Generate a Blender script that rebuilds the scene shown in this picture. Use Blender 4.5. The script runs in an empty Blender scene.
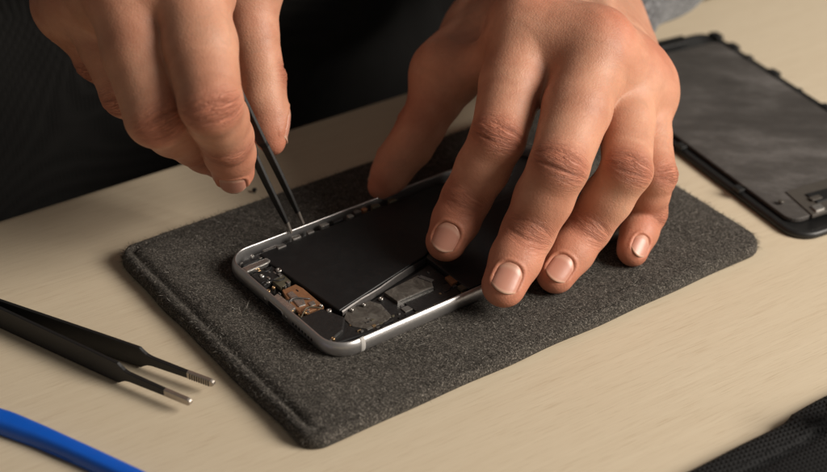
import bpy, bmesh, math, random
import numpy as np
from mathutils import Vector, Matrix

random.seed(7)
rng = np.random.default_rng(7)
SC = bpy.context.scene
COL = SC.collection

# ------------------------------------------------------------------ camera model
F_PX, PITCH, ROLL, CAM_H = 1585.665, math.radians(33.3776), math.radians(1.8993), 0.318
PW, PH = 827.0, 472.0
_cp, _sp, _cr, _sr = math.cos(PITCH), math.sin(PITCH), math.cos(ROLL), math.sin(ROLL)
FW = np.array([0, _cp, -_sp]); _up = np.array([0, _sp, _cp]); _rt = np.array([1., 0, 0])
RT = _cr * _rt + _sr * _up
UP = -_sr * _rt + _cr * _up
EYE = np.array([0, 0, CAM_H])


def ray(px, py):
    d = FW + RT * (px - PW / 2) / F_PX - UP * (py - PH / 2) / F_PX
    return d / np.linalg.norm(d)


def P(px, py, z):
    """world point at height z"""
    d = ray(px, py)
    return EYE + d * (z - EYE[2]) / d[2]


def D(px, py, dist):
    return EYE + ray(px, py) * dist


def far_step(prev, px, py, L):
    d = ray(px, py)
    m = (prev - EYE) @ d
    q = EYE + d * m
    h2 = ((prev - q) ** 2).sum()
    if h2 > L * L:
        return q
    return EYE + d * (m + math.sqrt(L * L - h2))


def nrm(v):
    v = np.asarray(v, float)
    return v / (np.linalg.norm(v) + 1e-12)


# ------------------------------------------------------------------ scene helpers
def tag(o, label=None, cat=None, group=None, kind=None):
    if label: o['label'] = label
    if cat: o['category'] = cat
    if group: o['group'] = group
    if kind: o['kind'] = kind
    return o


def empty(name, loc=(0, 0, 0)):
    o = bpy.data.objects.new(name, None)
    o.empty_display_size = 0.01
    COL.objects.link(o)
    o.location = loc
    return o


def mesh_obj(name, verts, faces, mat, parent=None, smooth=True, attrs=None):
    """verts in world coordinates; the parent is an Empty or mesh without rotation"""
    verts = np.asarray(verts, float)
    off = np.zeros(3)
    if parent is not None:
        q = parent
        while q is not None:
            off = off + np.array(q.location)
            q = q.parent
    me = bpy.data.meshes.new(name)
    if isinstance(faces, np.ndarray):
        faces = faces.tolist()
    me.from_pydata((verts - off).tolist(), [], faces)
    me.update()
    if smooth:
        me.polygons.foreach_set('use_smooth', [True] * len(me.polygons))
    for k, a in (attrs or {}).items():
        a = np.asarray(a, np.float32)
        if a.ndim == 1:
            at = me.attributes.new(k, 'FLOAT', 'POINT'); at.data.foreach_set('value', a)
        else:
            at = me.attributes.new(k, 'FLOAT_VECTOR', 'POINT'); at.data.foreach_set('vector', a.ravel())
    me.materials.append(mat)
    o = bpy.data.objects.new(name, me)
    COL.objects.link(o)
    if parent is not None:
        o.parent = parent
    return o


def bevel(o, w, seg=2, angle=35):
    m = o.modifiers.new('bevel', 'BEVEL'); m.width = w; m.segments = seg
    m.limit_method = 'ANGLE'; m.angle_limit = math.radians(angle); m.harden_normals = False
    return o


def prism(poly, z0, z1):
    """poly: list of world (x, y); returns verts, faces (ccw or cw fixed)"""
    poly = [(p[0], p[1]) for p in poly]
    A = sum(poly[i][0] * poly[(i + 1) % len(poly)][1] - poly[(i + 1) % len(poly)][0] * poly[i][1] for i in range(len(poly)))
    if A < 0: poly = poly[::-1]
    n = len(poly)
    v = [(x, y, z0) for x, y in poly] + [(x, y, z1) for x, y in poly]
    f = [tuple(range(n - 1, -1, -1)), tuple(range(n, 2 * n))]
    f += [(i, (i + 1) % n, n + (i + 1) % n, n + i) for i in range(n)]
    return v, f


def merge(parts):
    V, F, k = [], [], 0
    for v, f in parts:
        V += [tuple(x) for x in v]; F += [tuple(i + k for i in q) for q in f]; k += len(v)
    return V, F


def sweep(rings, closed=False, cap=True):
    """rings: list of equally long lists of points"""
    n = len(rings[0]); V = [tuple(p) for r in rings for p in r]; Fc = []
    m = len(rings)
    for i in range(m if closed else m - 1):
        j = (i + 1) % m
        for k in range(n):
            l = (k + 1) % n
            Fc.append((i * n + k, i * n + l, j * n + l, j * n + k))
    if cap and not closed:
        Fc.append(tuple(range(n - 1, -1, -1))); Fc.append(tuple(range((m - 1) * n, m * n)))
    return V, Fc


def fix_normals(o):
    bm = bmesh.new(); bm.from_mesh(o.data)
    bmesh.ops.recalc_face_normals(bm, faces=bm.faces)
    bm.to_mesh(o.data); bm.free()
    return o


# ------------------------------------------------------------------ materials
class NT:
    def __init__(self, name):
        self.m = bpy.data.materials.new(name); self.m.use_nodes = True
        self.t = self.m.node_tree; self.b = self.t.nodes['Principled BSDF']

    def n(self, kind, **kw):
        o = self.t.nodes.new(kind)
        for k, v in kw.items():
            if k in o.inputs: o.inputs[k].default_value = v
            else: setattr(o, k, v)
        return o

    def l(self, a, b): self.t.links.new(a, b)

    def coord(self, scale=(1, 1, 1), rot=(0, 0, 0)):
        c = self.n('ShaderNodeTexCoord'); mp = self.n('ShaderNodeMapping')
        mp.inputs['Scale'].default_value = scale; mp.inputs['Rotation'].default_value = rot
        self.l(c.outputs['Object'], mp.inputs['Vector'])
        return mp.outputs['Vector']

    def noise(self, vec, scale, detail=3, rough=.55, dist=0):
        x = self.n('ShaderNodeTexNoise'); self.l(vec, x.inputs['Vector'])
        x.inputs['Scale'].default_value = scale; x.inputs['Detail'].default_value = detail
        x.inputs['Roughness'].default_value = rough; x.inputs['Distortion'].default_value = dist
        return x.outputs['Fac']

    def ramp(self, fac, stops):
        r = self.n('ShaderNodeValToRGB'); self.l(fac, r.inputs['Fac'])
        e = r.color_ramp.elements
        while len(e) < len(stops): e.new(0.5)
        for q, (p, c) in zip(e, stops):
            q.position = p; q.color = (*c, 1) if len(c) == 3 else c
        return r.outputs['Color']

    def math(self, op, a, b=None, c=None):
        x = self.n('ShaderNodeMath', operation=op)
        for i, v in enumerate((a, b, c)):
            if v is None: continue
            if isinstance(v, (int, float)): x.inputs[i].default_value = v
            else: self.l(v, x.inputs[i])
        return x.outputs[0]

    def mix(self, fac, a, b, blend='MIX'):
        x = self.n('ShaderNodeMix', data_type='RGBA', blend_type=blend)
        for sock, v in ((x.inputs[0], fac), (x.inputs[6], a), (x.inputs[7], b)):
            if isinstance(v, (int, float)): sock.default_value = v
            elif isinstance(v, tuple): sock.default_value = (*v, 1)
            else: self.l(v, sock)
        return x.outputs[2]

    def bump(self, h, dist, strength=1.0, prev=None):
        x = self.n('ShaderNodeBump'); x.inputs['Distance'].default_value = dist; x.inputs['Strength'].default_value = strength
        self.l(h, x.inputs['Height'])
        if prev is not None: self.l(prev, x.inputs['Normal'])
        return x.outputs['Normal']

    def set(self, **kw):
        for k, v in kw.items():
            s = self.b.inputs[k.replace('_', ' ')]
            if hasattr(v, 'links') or isinstance(v, bpy.types.NodeSocket): self.l(v, s)
            elif isinstance(v, tuple) and len(v) == 3 and s.type == 'RGBA': s.default_value = (*v, 1)
            else: s.default_value = v
        return self


def simple(name, col, rough=.5, metal=0., var=.15, scale=300., bump=0., bscale=1500., spec=.5):
    t = NT(name); v = t.coord()
    n = t.noise(v, scale, 4)
    c = t.mix(n, tuple(x * (1 - var) for x in col), tuple(min(1, x * (1 + var)) for x in col))
    t.set(Base_Color=c, Roughness=rough, Metallic=metal)
    t.b.inputs['Specular IOR Level'].default_value = spec
    rr = t.n('ShaderNodeMapRange'); t.l(t.noise(v, scale * 2.3, 3), rr.inputs['Value'])
    rr.inputs['To Min'].default_value = max(0.03, rough - .1); rr.inputs['To Max'].default_value = min(1, rough + .1)
    t.l(rr.outputs[0], t.b.inputs['Roughness'])
    if bump:
        t.set(Normal=t.bump(t.noise(v, bscale, 3), bump))
    return t.m


EDGE_YAW = math.radians(36.6)


def mat_wood():
    t = NT('birch_wood')
    v = t.coord((1, 1, 1), (0, 0, -EDGE_YAW + math.radians(2)))
    st = t.n('ShaderNodeMapping'); st.inputs['Scale'].default_value = (60, 2300, 60); t.l(v, st.inputs['Vector'])
    fine = t.noise(st.outputs['Vector'], 1.0, 6, .72, .3)
    st2 = t.n('ShaderNodeMapping'); st2.inputs['Scale'].default_value = (9, 330, 10); t.l(v, st2.inputs['Vector'])
    broad = t.noise(st2.outputs['Vector'], 1.0, 4, .55, 1.2)
    st3 = t.n('ShaderNodeMapping'); st3.inputs['Scale'].default_value = (95, 3300, 60); t.l(v, st3.inputs['Vector'])
    pores = t.noise(st3.outputs['Vector'], 1.0, 2, .5)
    cloud = t.noise(v, 9, 3)
    c = t.ramp(broad, [(0.25, (.60, .512, .385)), (0.5, (.635, .548, .418)), (0.75, (.665, .58, .445))])
    c = t.mix(t.math('MULTIPLY', t.math('SUBTRACT', 1.0, fine), .62), c, (.47, .385, .27))
    pm = t.ramp(pores, [(0.32, (1, 1, 1)), (0.42, (0, 0, 0))])
    c = t.mix(t.math('MULTIPLY', pm, .28), c, (.30, .20, .11))
    c = t.mix(t.math('MULTIPLY', cloud, .25), c, (.52, .40, .25))
    t.set(Base_Color=c, Roughness=.52)
    t.b.inputs['Specular IOR Level'].default_value = .35
    t.set(Normal=t.bump(fine, .00010, .6))
    return t.m


def mat_felt():
    t = NT('grey_wool_felt'); v = t.coord()
    w = t.n('ShaderNodeMapping'); w.inputs['Scale'].default_value = (1, 1.6, 1); w.inputs['Rotation'].default_value = (0, 0, .9)
    t.l(v, w.inputs['Vector'])
    fib = t.noise(w.outputs['Vector'], 1700, 3, .75, .8)
    mid = t.noise(v, 420, 3, .6, .5)
    big = t.noise(v, 60, 3)
    c = t.ramp(fib, [(.36, (.008, .0065, .0055)), (.47, (.030, .026, .022)), (.56, (.105, .093, .080)), (.66, (.42, .38, .33))])
    c = t.mix(t.math('MULTIPLY', mid, .5), c, (.022, .020, .019))
    c = t.mix(t.math('MULTIPLY', big, .3), c, (.045, .042, .038))
    t.set(Base_Color=c, Roughness=.95)
    t.b.inputs['Specular IOR Level'].default_value = .15
    t.b.inputs['Sheen Weight'].default_value = .10
    t.b.inputs['Sheen Roughness'].default_value = .5
    t.b.inputs['Sheen Tint'].default_value = (.8, .74, .66, 1)
    nb = t.bump(fib, .0004, 1.0)
    t.set(Normal=t.bump(mid, .0006, .8, nb))
    return t.m


def mat_fibre():
    t = NT('wool_fibre')
    a = t.n('ShaderNodeAttribute', attribute_name='shade')
    c = t.ramp(a.outputs['Fac'], [(0, (.007, .006, .005)), (.55, (.030, .026, .022)), (.82, (.125, .115, .103)), (1, (.44, .41, .365))])
    t.set(Base_Color=c, Roughness=.8)
    t.b.inputs['Specular IOR Level'].default_value = .2
    return t.m


def mat_skin():
    t = NT('skin'); v = t.coord()
    red = t.n('ShaderNodeAttribute', attribute_name='redness').outputs['Fac']
    pale = t.n('ShaderNodeAttribute', attribute_name='pale').outputs['Fac']
    wr = t.n('ShaderNodeAttribute', attribute_name='crease')
    blot = t.noise(v, 62, 5, .62, .6)
    fine = t.noise(v, 600, 4, .6)
    c = t.ramp(blot, [(.30, (.385, .158, .096)), (.5, (.468, .214, .136)), (.7, (.56, .285, .188))])
    c = t.mix(t.math('MULTIPLY', red, t.math('ADD', .22, t.math('MULTIPLY', blot, .75))), c, (.49, .145, .085))
    c = t.mix(t.math('MULTIPLY', pale, .45), c, (.60, .33, .215))
    c = t.mix(t.math('MULTIPLY', t.math('SUBTRACT', fine, .35), .30), c, (.36, .16, .09))
    freck = t.n('ShaderNodeTexVoronoi'); t.l(v, freck.inputs['Vector']); freck.inputs['Scale'].default_value = 190
    fm = t.ramp(freck.outputs['Distance'], [(.07, (1, 1, 1)), (.16, (0, 0, 0))])
    c = t.mix(t.math('MULTIPLY', t.math('MULTIPLY', fm, t.noise(v, 55, 2)), .22), c, (.30, .13, .07))
    vein = t.noise(v, 38, 3, .5, 1.4)
    vm = t.ramp(vein, [(.46, (0, 0, 0)), (.50, (1, 1, 1)), (.54, (0, 0, 0))])
    c = t.mix(t.math('MULTIPLY', t.math('MULTIPLY', vm, pale), .22), c, (.30, .19, .13))
    # wrinkle lines over the joints
    sx = t.n('ShaderNodeSeparateXYZ'); t.l(wr.outputs['Vector'], sx.inputs[0])
    s, tt, mk = sx.outputs
    cx = t.n('ShaderNodeCombineXYZ'); t.l(t.math('MULTIPLY', s, 1.0), cx.inputs[0]); t.l(t.math('MULTIPLY', tt, .17), cx.inputs[1])
    wn = t.noise(cx.outputs[0], .95, 4, .62, .5)
    lines = t.math('POWER', t.math('SUBTRACT', 1.0, t.math('MINIMUM', t.math('MULTIPLY', t.math('ABSOLUTE', t.math('SUBTRACT', wn, .5)), 7.5), 1.0)), 1.6)
    lines = t.math('MULTIPLY', lines, mk)
    c = t.mix(t.math('MULTIPLY', lines, .38), c, (.30, .115, .068))
    gr = t.n('ShaderNodeAttribute', attribute_name='groove').outputs['Fac']
    c = t.mix(t.math('MULTIPLY', gr, .55), c, (.26, .085, .05))
    cells = t.n('ShaderNodeTexVoronoi', feature='DISTANCE_TO_EDGE'); t.l(v, cells.inputs['Vector']); cells.inputs['Scale'].default_value = 900
    cm = t.n('ShaderNodeMapRange'); t.l(cells.outputs['Distance'], cm.inputs['Value']); cm.inputs['From Max'].default_value = .28
    rough = t.n('ShaderNodeMapRange'); t.l(t.noise(v, 400, 3), rough.inputs['Value'])
    rough.inputs['To Min'].default_value = .40; rough.inputs['To Max'].default_value = .66
    t.set(Base_Color=c, Roughness=rough.outputs[0])
    b = t.b.inputs
    b['Specular IOR Level'].default_value = .38
    b['Subsurface Weight'].default_value = .16
    b['Subsurface Radius'].default_value = (1.0, .32, .16)
    b['Subsurface Scale'].default_value = .0028
    n1 = t.bump(cm.outputs[0], .00008, .40)
    n2 = t.bump(t.noise(v, 420, 6, .68), .00042, .36, n1)
    n3 = t.bump(t.math('SUBTRACT', 1.0, lines), .00036, .9, n2)
    t.set(Normal=n3)
    return t.m


def mat_nail():
    t = NT('fingernail'); v = t.coord()
    a = t.n('ShaderNodeAttribute', attribute_name='along').outputs['Fac']
    c = t.ramp(a, [(0, (.48, .23, .16)), (.14, (.53, .30, .22)), (.26, (.49, .225, .165)), (.88, (.50, .235, .17)), (.95, (.57, .33, .24)), (1, (.60, .40, .29))])
    c = t.mix(t.math('MULTIPLY', t.noise(v, 500, 3), .25), c, (.50, .25, .17))
    t.set(Base_Color=c, Roughness=.36)
    t.b.inputs['Subsurface Weight'].default_value = .12
    t.b.inputs['Subsurface Radius'].default_value = (1, .4, .25)
    t.b.inputs['Subsurface Scale'].default_value = .0012
    rd = t.n('ShaderNodeAttribute', attribute_name='across').outputs['Fac']
    cv = t.n('ShaderNodeCombineXYZ'); t.l(t.math('MULTIPLY', rd, 9.0), cv.inputs[0]); t.l(a, cv.inputs[1])
    t.set(Normal=t.bump(t.noise(cv.outputs[0], 1.6, 3), .00006, .5))
    return t.m


def mat_weave(name, col, scale, bump, rough=.85, sheen=.0):
    t = NT(name); v = t.coord((1, 1, 1), (0, 0, -.45))
    w1 = t.n('ShaderNodeTexWave', wave_type='BANDS', bands_direction='X'); t.l(v, w1.inputs['Vector']); w1.inputs['Scale'].default_value = scale
    w2 = t.n('ShaderNodeTexWave', wave_type='BANDS', bands_direction='Y'); t.l(v, w2.inputs['Vector']); w2.inputs['Scale'].default_value = scale
    for w in (w1, w2):
        w.inputs['Distortion'].default_value = .6; w.inputs['Detail'].default_value = 1
    h = t.math('MAXIMUM', w1.outputs['Fac'], w2.outputs['Fac'])
    n = t.noise(v, 40, 4)
    c = t.mix(n, tuple(x * .7 for x in col), tuple(x * 1.35 for x in col))
    c = t.mix(t.math('MULTIPLY', t.math('SUBTRACT', 1.0, h), .6), c, tuple(x * .4 for x in col))
    t.set(Base_Color=c, Roughness=rough)
    t.b.inputs['Specular IOR Level'].default_value = .25
    t.b.inputs['Sheen Weight'].default_value = sheen
    t.set(Normal=t.bump(t.noise(v, 700, 3), bump, .6, t.bump(h, bump)))
    return t.m


def mat_heather():
    t = NT('heather_knit'); v = t.coord()
    f = t.noise(v, 420, 5, .75, .6); b = t.noise(v, 60, 3)
    c = t.ramp(f, [(.34, (.018, .019, .022)), (.5, (.075, .078, .086)), (.66, (.27, .275, .29))])
    c = t.mix(t.math('MULTIPLY', b, .4), c, (.11, .112, .118))
    t.set(Base_Color=c, Roughness=.95, Normal=t.bump(f, .0006, .9))
    t.b.inputs['Sheen Weight'].default_value = .3
    return t.m


def mat_shield():
    t = NT('stained_shield_plate'); v = t.coord()
    n = t.noise(v, 260, 5, .65, .8); g = t.noise(v, 1200, 3)
    c = t.ramp(n, [(.35, (.055, .048, .042)), (.5, (.13, .118, .105)), (.65, (.24, .225, .20))])
    c = t.mix(t.math('MULTIPLY', g, .4), c, (.09, .075, .06))
    r = t.ramp(n, [(.3, (.75, .75, .75)), (.7, (.38, .38, .38))])
    t.set(Base_Color=c, Roughness=r, Metallic=.55, Normal=t.bump(n, .0002, .6))
    return t.m


def mat_display_back():
    t = NT('smudged_display_back'); v = t.coord()
    v2 = t.coord((1, 2.4, 1), (0, 0, 1.05)); n = t.noise(v2, 30, 8, .76, .1); s = t.noise(v, 16, 4, .5, .2); g = t.noise(v, 260, 4)
    c = t.ramp(n, [(.3, (.045, .041, .039)), (.5, (.085, .078, .074)), (.68, (.18, .168, .162))])
    c = t.mix(t.math('MULTIPLY', t.ramp(s, [(.42, (1, 1, 1)), (.55, (0, 0, 0))]), .5), c, (.032, .029, .027))
    c = t.mix(t.math('MULTIPLY', g, .25), c, (.10, .085, .07))
    r = t.ramp(n, [(.3, (.62, .62, .62)), (.7, (.42, .42, .42))])
    t.set(Base_Color=c, Roughness=r, Metallic=.25, Normal=t.bump(g, .00006, .5))
    return t.m


M = dict(
    wood=mat_wood(), felt=mat_felt(), fibre=mat_fibre(), skin=mat_skin(), nail=mat_nail(),
    bag=mat_weave('black_nylon_weave', (.0055, .0055, .006), 200, .0004, .85),
    bag_band=mat_weave('black_ribbed_band', (.008, .008, .0085), 190, .0005, .8),
    shirt=mat_weave('charcoal_cotton', (.021, .020, .019), 160, .0004, .95, .0),
    trousers=mat_weave('dark_denim', (.010, .010, .011), 190, .0004, .95),
    knit=mat_heather(),
    floor=simple('dark_floor', (.015, .013, .012), .8, 0, .3, 6),
    alu=simple('anodised_grey_aluminium', (.60, .585, .58), .36, .92, .06, 900, .00002, 4000),
    alu_in=simple('machined_grey_inside', (.20, .19, .18), .5, .7, .35, 350, .0001, 900),
    band=simple('antenna_band_plastic', (.42, .40, .38), .55, 0, .08, 500),
    black=simple('black_plastic', (.010, .010, .011), .5, 0, .2, 400, .00004, 1500),
    board=simple('black_circuit_board', (.013, .012, .012), .5, .0, .5, 700, .0002, 900),
    battery=simple('black_battery_wrap', (.006, .006, .0065), .5, 0, .25, 120, .00025, 110),
    shield=mat_shield(), foil=simple('bare_edge_foil', (.14, .13, .125), .5, .6, .25, 700),
    silver=simple('tinned_steel', (.55, .53, .50), .30, .9, .25, 900, .0001, 1500),
    brass=simple('brass_screw', (.50, .33, .18), .35, .9, .25, 900),
    copper=simple('copper_flex', (.33, .165, .085), .42, .45, .40, 500, .0001, 900),
    olive=simple('olive_flex', (.085, .075, .05), .55, .1, .4, 600, .0001, 900),
    gold=simple('gold_trace', (.30, .20, .11), .4, .6, .25, 700),
    esd=simple('black_coated_steel', (.011, .0105, .0105), .48, .0, .15, 800, .00003, 2500),
    tip=simple('bare_steel_tip', (.46, .41, .36), .36, .85, .15, 900, .00004, 2500),
    blue=simple('blue_nylon', (.005, .095, .52), .36, 0, .10, 150, .00004, 900),
    dback=mat_display_back(), drim=simple('black_display_rim', (.009, .009, .009), .45, 0, .2, 300),
    dplate=simple('brown_grey_plate', (.085, .075, .065), .45, .3, .15, 200),
)

# ------------------------------------------------------------------ table, floor
eu = np.array([math.cos(EDGE_YAW), math.sin(EDGE_YAW), 0]); en = np.array([-math.sin(EDGE_YAW), math.cos(EDGE_YAW), 0])
e0 = P(207, 153, 0)


def build_table():
    root = empty('table', tuple(e0 - en * .35 + np.array([0, 0, -.74])))
    v, f = prism([e0 - eu * .75, e0 + eu * .75, e0 + eu * .75 - en * .75, e0 - eu * .75 - en * .75], -.032, 0)
    o = mesh_obj('table_top', v, f, M['wood'], root, smooth=False); bevel(o, .0035, 3)
    for su in (-.69, .69):
        for sn in (-.06, -.69):
            c = e0 + eu * su + en * sn
            q = [c + eu * i * .025 + en * j * .025 for i, j in ((-1, -1), (1, -1), (1, 1), (-1, 1))]
            v, f = prism(q, -.74, -.0325)
            bevel(mesh_obj('leg', v, f, M['wood'], root, smooth=False), .003)
    tag(root, 'pale birch wood worktop that everything lies on', 'table')


build_table()
fl = mesh_obj('floor', [(-3, -3, -.745), (3, -3, -.745), (3, 4, -.745), (-3, 4, -.745)], [(0, 1, 2, 3)], M['floor'])
tag(fl, kind='structure')

# ------------------------------------------------------------------ felt pouch
PB, PYAW = np.array([-.029, .3595, 0.]), math.radians(37.2)
PW_, PL_ = .1255, .1975
pa = np.array([math.cos(PYAW), math.sin(PYAW), 0]); pb = np.array([-math.sin(PYAW), math.cos(PYAW), 0])
_c = P(308, 449, .003); PB = np.array([_c[0], _c[1], 0])
POUCH_TOP = .0058


def rrect(w, l, r, inset, n=10, m=40):
    """points of a rounded rectangle l (along a) x w (along b), inset; local 2d"""
    x0, x1, y0, y1 = inset, l - inset, inset, w - inset
    r = max(r - inset, .0006)
    pts = []
    corners = [(x1 - r, y0 + r, -90), (x1 - r, y1 - r, 0), (x0 + r, y1 - r, 90), (x0 + r, y0 + r, 180)]
    for k, (cx, cy, a0) in enumerate(corners):
        for i in range(n + 1):
            a = math.radians(a0 + 90 * i / n)
            pts.append((cx + r * math.cos(a), cy + r * math.sin(a)))
        nx, ny, na = corners[(k + 1) % 4]
        a = math.radians(na)
        q = (nx + r * math.cos(a), ny + r * math.sin(a)); p = pts[-1]
        for i in range(1, m):
            pts.append((p[0] + (q[0] - p[0]) * i / m, p[1] + (q[1] - p[1]) * i / m))
    return pts


def vnoise(p, scale, seed=0):
    """cheap smooth noise in numpy: sum of sines, about -1..1"""
    r = np.random.default_rng(seed)
    out = np.zeros(len(p))
    for i in range(7):
        d = r.normal(size=3); d /= np.linalg.norm(d)
        out += np.sin((p @ d) * scale * r.uniform(.6, 1.7) + r.uniform(0, 6.28))
    return out / 3.2


def build_pouch():
    root = empty('felt_pouch', tuple(PB + pa * PL_ / 2 + pb * PW_ / 2))
    prof = [(2.0, 0), (.5, .05), (0, .9), (.0, 1.9), (.15, 2.8), (.6, 3.8), (1.3, 4.5), (2.2, 4.85), (3.2, 4.75), (4.0, 4.15), (4.5, 3.95), (5.1, 4.2),
            (6.0, 4.95), (7.2, 5.4), (9, 5.6), (12, 5.7), (18, 5.75), (26, 5.8), (36, 5.8), (48, 5.8), (60, 5.8)]
    rings = []
    for ins, z in prof:
        rr = rrect(PW_, PL_, .0075, ins / 1000)
        rings.append([PB + pa * x + pb * y + np.array([0, 0, z * 1.17 / 1000]) for x, y in rr])
    V, Fc = sweep(rings)
    V = np.array(V)
    up = np.clip(V[:, 2] / .004, 0, 1)
    V[:, 2] += vnoise(V, 260, 3) * .00016 * up
    xl = (V - PB) @ pa; nr = len(rings[0])
    ins_ = np.repeat([q[0] for q in prof], nr); zt = np.repeat([q[1] for q in prof], nr)
    za = np.interp(ins_, [0, 2.2, 4.5, 9], [1.9, 4.85, 5.35, 5.6])
    sel = (ins_ > 2.2) & (ins_ < 9)
    V[sel, 2] += ((za - zt) * 1.17 * np.clip((xl - .008) / .006, 0, .75))[sel] / 1000
    out = np.zeros_like(V); out[:, :2] = (V - (PB + pa * PL_ / 2 + pb * PW_ / 2))[:, :2]
    out /= np.linalg.norm(out, axis=1)[:, None] + 1e-9
    edge = 1 - np.clip((V[:, 2] - .0044) / .001, 0, 1)
    V += out * (vnoise(V, 190, 5) * .00035 * edge)[:, None]
    o = mesh_obj('felt_body', V, Fc, M['felt'], root)
    fix_normals(o)
    # loose fibres standing off the felt
    N = 60000
    d1 = rng.uniform(0, 1, N); d2 = rng.uniform(0, 1, N)
    px = .001 + d1 * (PL_ - .002); py = .001 + d2 * (PW_ - .002)
    ne = 8000                                              # more of them along the rim
    k = rng.integers(0, 4, ne); q = rng.uniform(.004, .996, ne); ii = rng.uniform(-.0002, .003, ne)
    px[:ne] = np.where(k == 0, ii, np.where(k == 1, PL_ - ii, q * PL_)); py[:ne] = np.where(k == 2, ii, np.where(k == 3, PW_ - ii, q * PW_))
    # keep out of the cut-off corners
    r = .0075
    cx = np.clip(px, r, PL_ - r); cy = np.clip(py, r, PW_ - r)
    dd = np.hypot(px - cx, py - cy); s = np.where(dd > r - .0003, (r - .0003) / np.maximum(dd, 1e-6), 1)
    px = cx + (px - cx) * s; py = cy + (py - cy) * s
    ins = np.minimum.reduce([px, PL_ - px, py, PW_ - py, np.where(dd > 1e-6, r - np.minimum(dd, r), 1)])
    zi = np.interp(np.clip(ins, 0, .05) * 1000 + np.where((ins > .0026) & (ins < .0075) & (px > .011), 2.0, 0), [0, .6, 1.3, 2.2, 3.2, 4.0, 4.5, 5.1, 6, 7.2, 9, 12, 18], [2.2, 3.8, 4.5, 4.85, 4.75, 4.15, 3.95, 4.2, 4.95, 5.4, 5.6, 5.7, 5.76]) * 1.17 / 1000
    z = np.where(ins < .0005, rng.uniform(.0008, .0032, N), zi)
    base = PB + px[:, None] * pa + py[:, None] * pb; base[:, 2] = z
    az = rng.uniform(0, 2 * np.pi, N); el = rng.uniform(-.1, .55, N) ** 1 
    L = rng.uniform(.0008, .0026, N)
    dirv = np.stack([np.cos(az) * np.cos(el), np.sin(az) * np.cos(el), np.sin(el)], 1)
    bend = rng.normal(size=(N, 3)) * .45; bend[:, 2] -= .3
    p0 = base - np.array([0, 0, .0001]); p1 = base + dirv * (L * .5)[:, None]; p2 = p1 + (dirv + bend) * (L * .5)[:, None]
    p1[:, 2] = np.maximum(p1[:, 2], .0003); p2[:, 2] = np.maximum(p2[:, 2], .0003)
    side = np.cross(dirv, rng.normal(size=(N, 3))); side /= np.linalg.norm(side, axis=1)[:, None]
    w = rng.uniform(.00002, .00005, N)[:, None]
    V = np.stack([p0 - side * w, p0 + side * w, p1 - side * w, p1 + side * w, p2], 1).reshape(-1, 3)
    b = np.arange(N)[:, None] * 5
    F4 = (b + np.array([0, 1, 3, 2])).tolist(); F3 = (b + np.array([2, 3, 4])).tolist()
    sh = np.repeat(rng.uniform(0, 1, N) ** 1.5, 5)
    o = mesh_obj('felt_fuzz', V, F4 + F3, M['fibre'], root, attrs={'shade': sh})
    tag(o, kind='stuff')
    tag(root, 'flat dark grey felt pouch used as a mat under the opened phone', 'felt pouch')


build_pouch()

# ------------------------------------------------------------------ the opened phone
PHYAW = math.radians(38.68)
ha = np.array([math.cos(PHYAW), math.sin(PHYAW), 0]); hb = np.array([-math.sin(PHYAW), math.cos(PHYAW), 0])
HO = np.array([-.0238, .3961, 0.])
Z0, Z1 = .0067, .0124


def loc(a, b, z): return HO + ha * (a / 1000) + hb * (b / 1000) + np.array([0, 0, z])


def pxpoly(pts, z): return [P(x, y, z) for x, y in pts]


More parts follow.
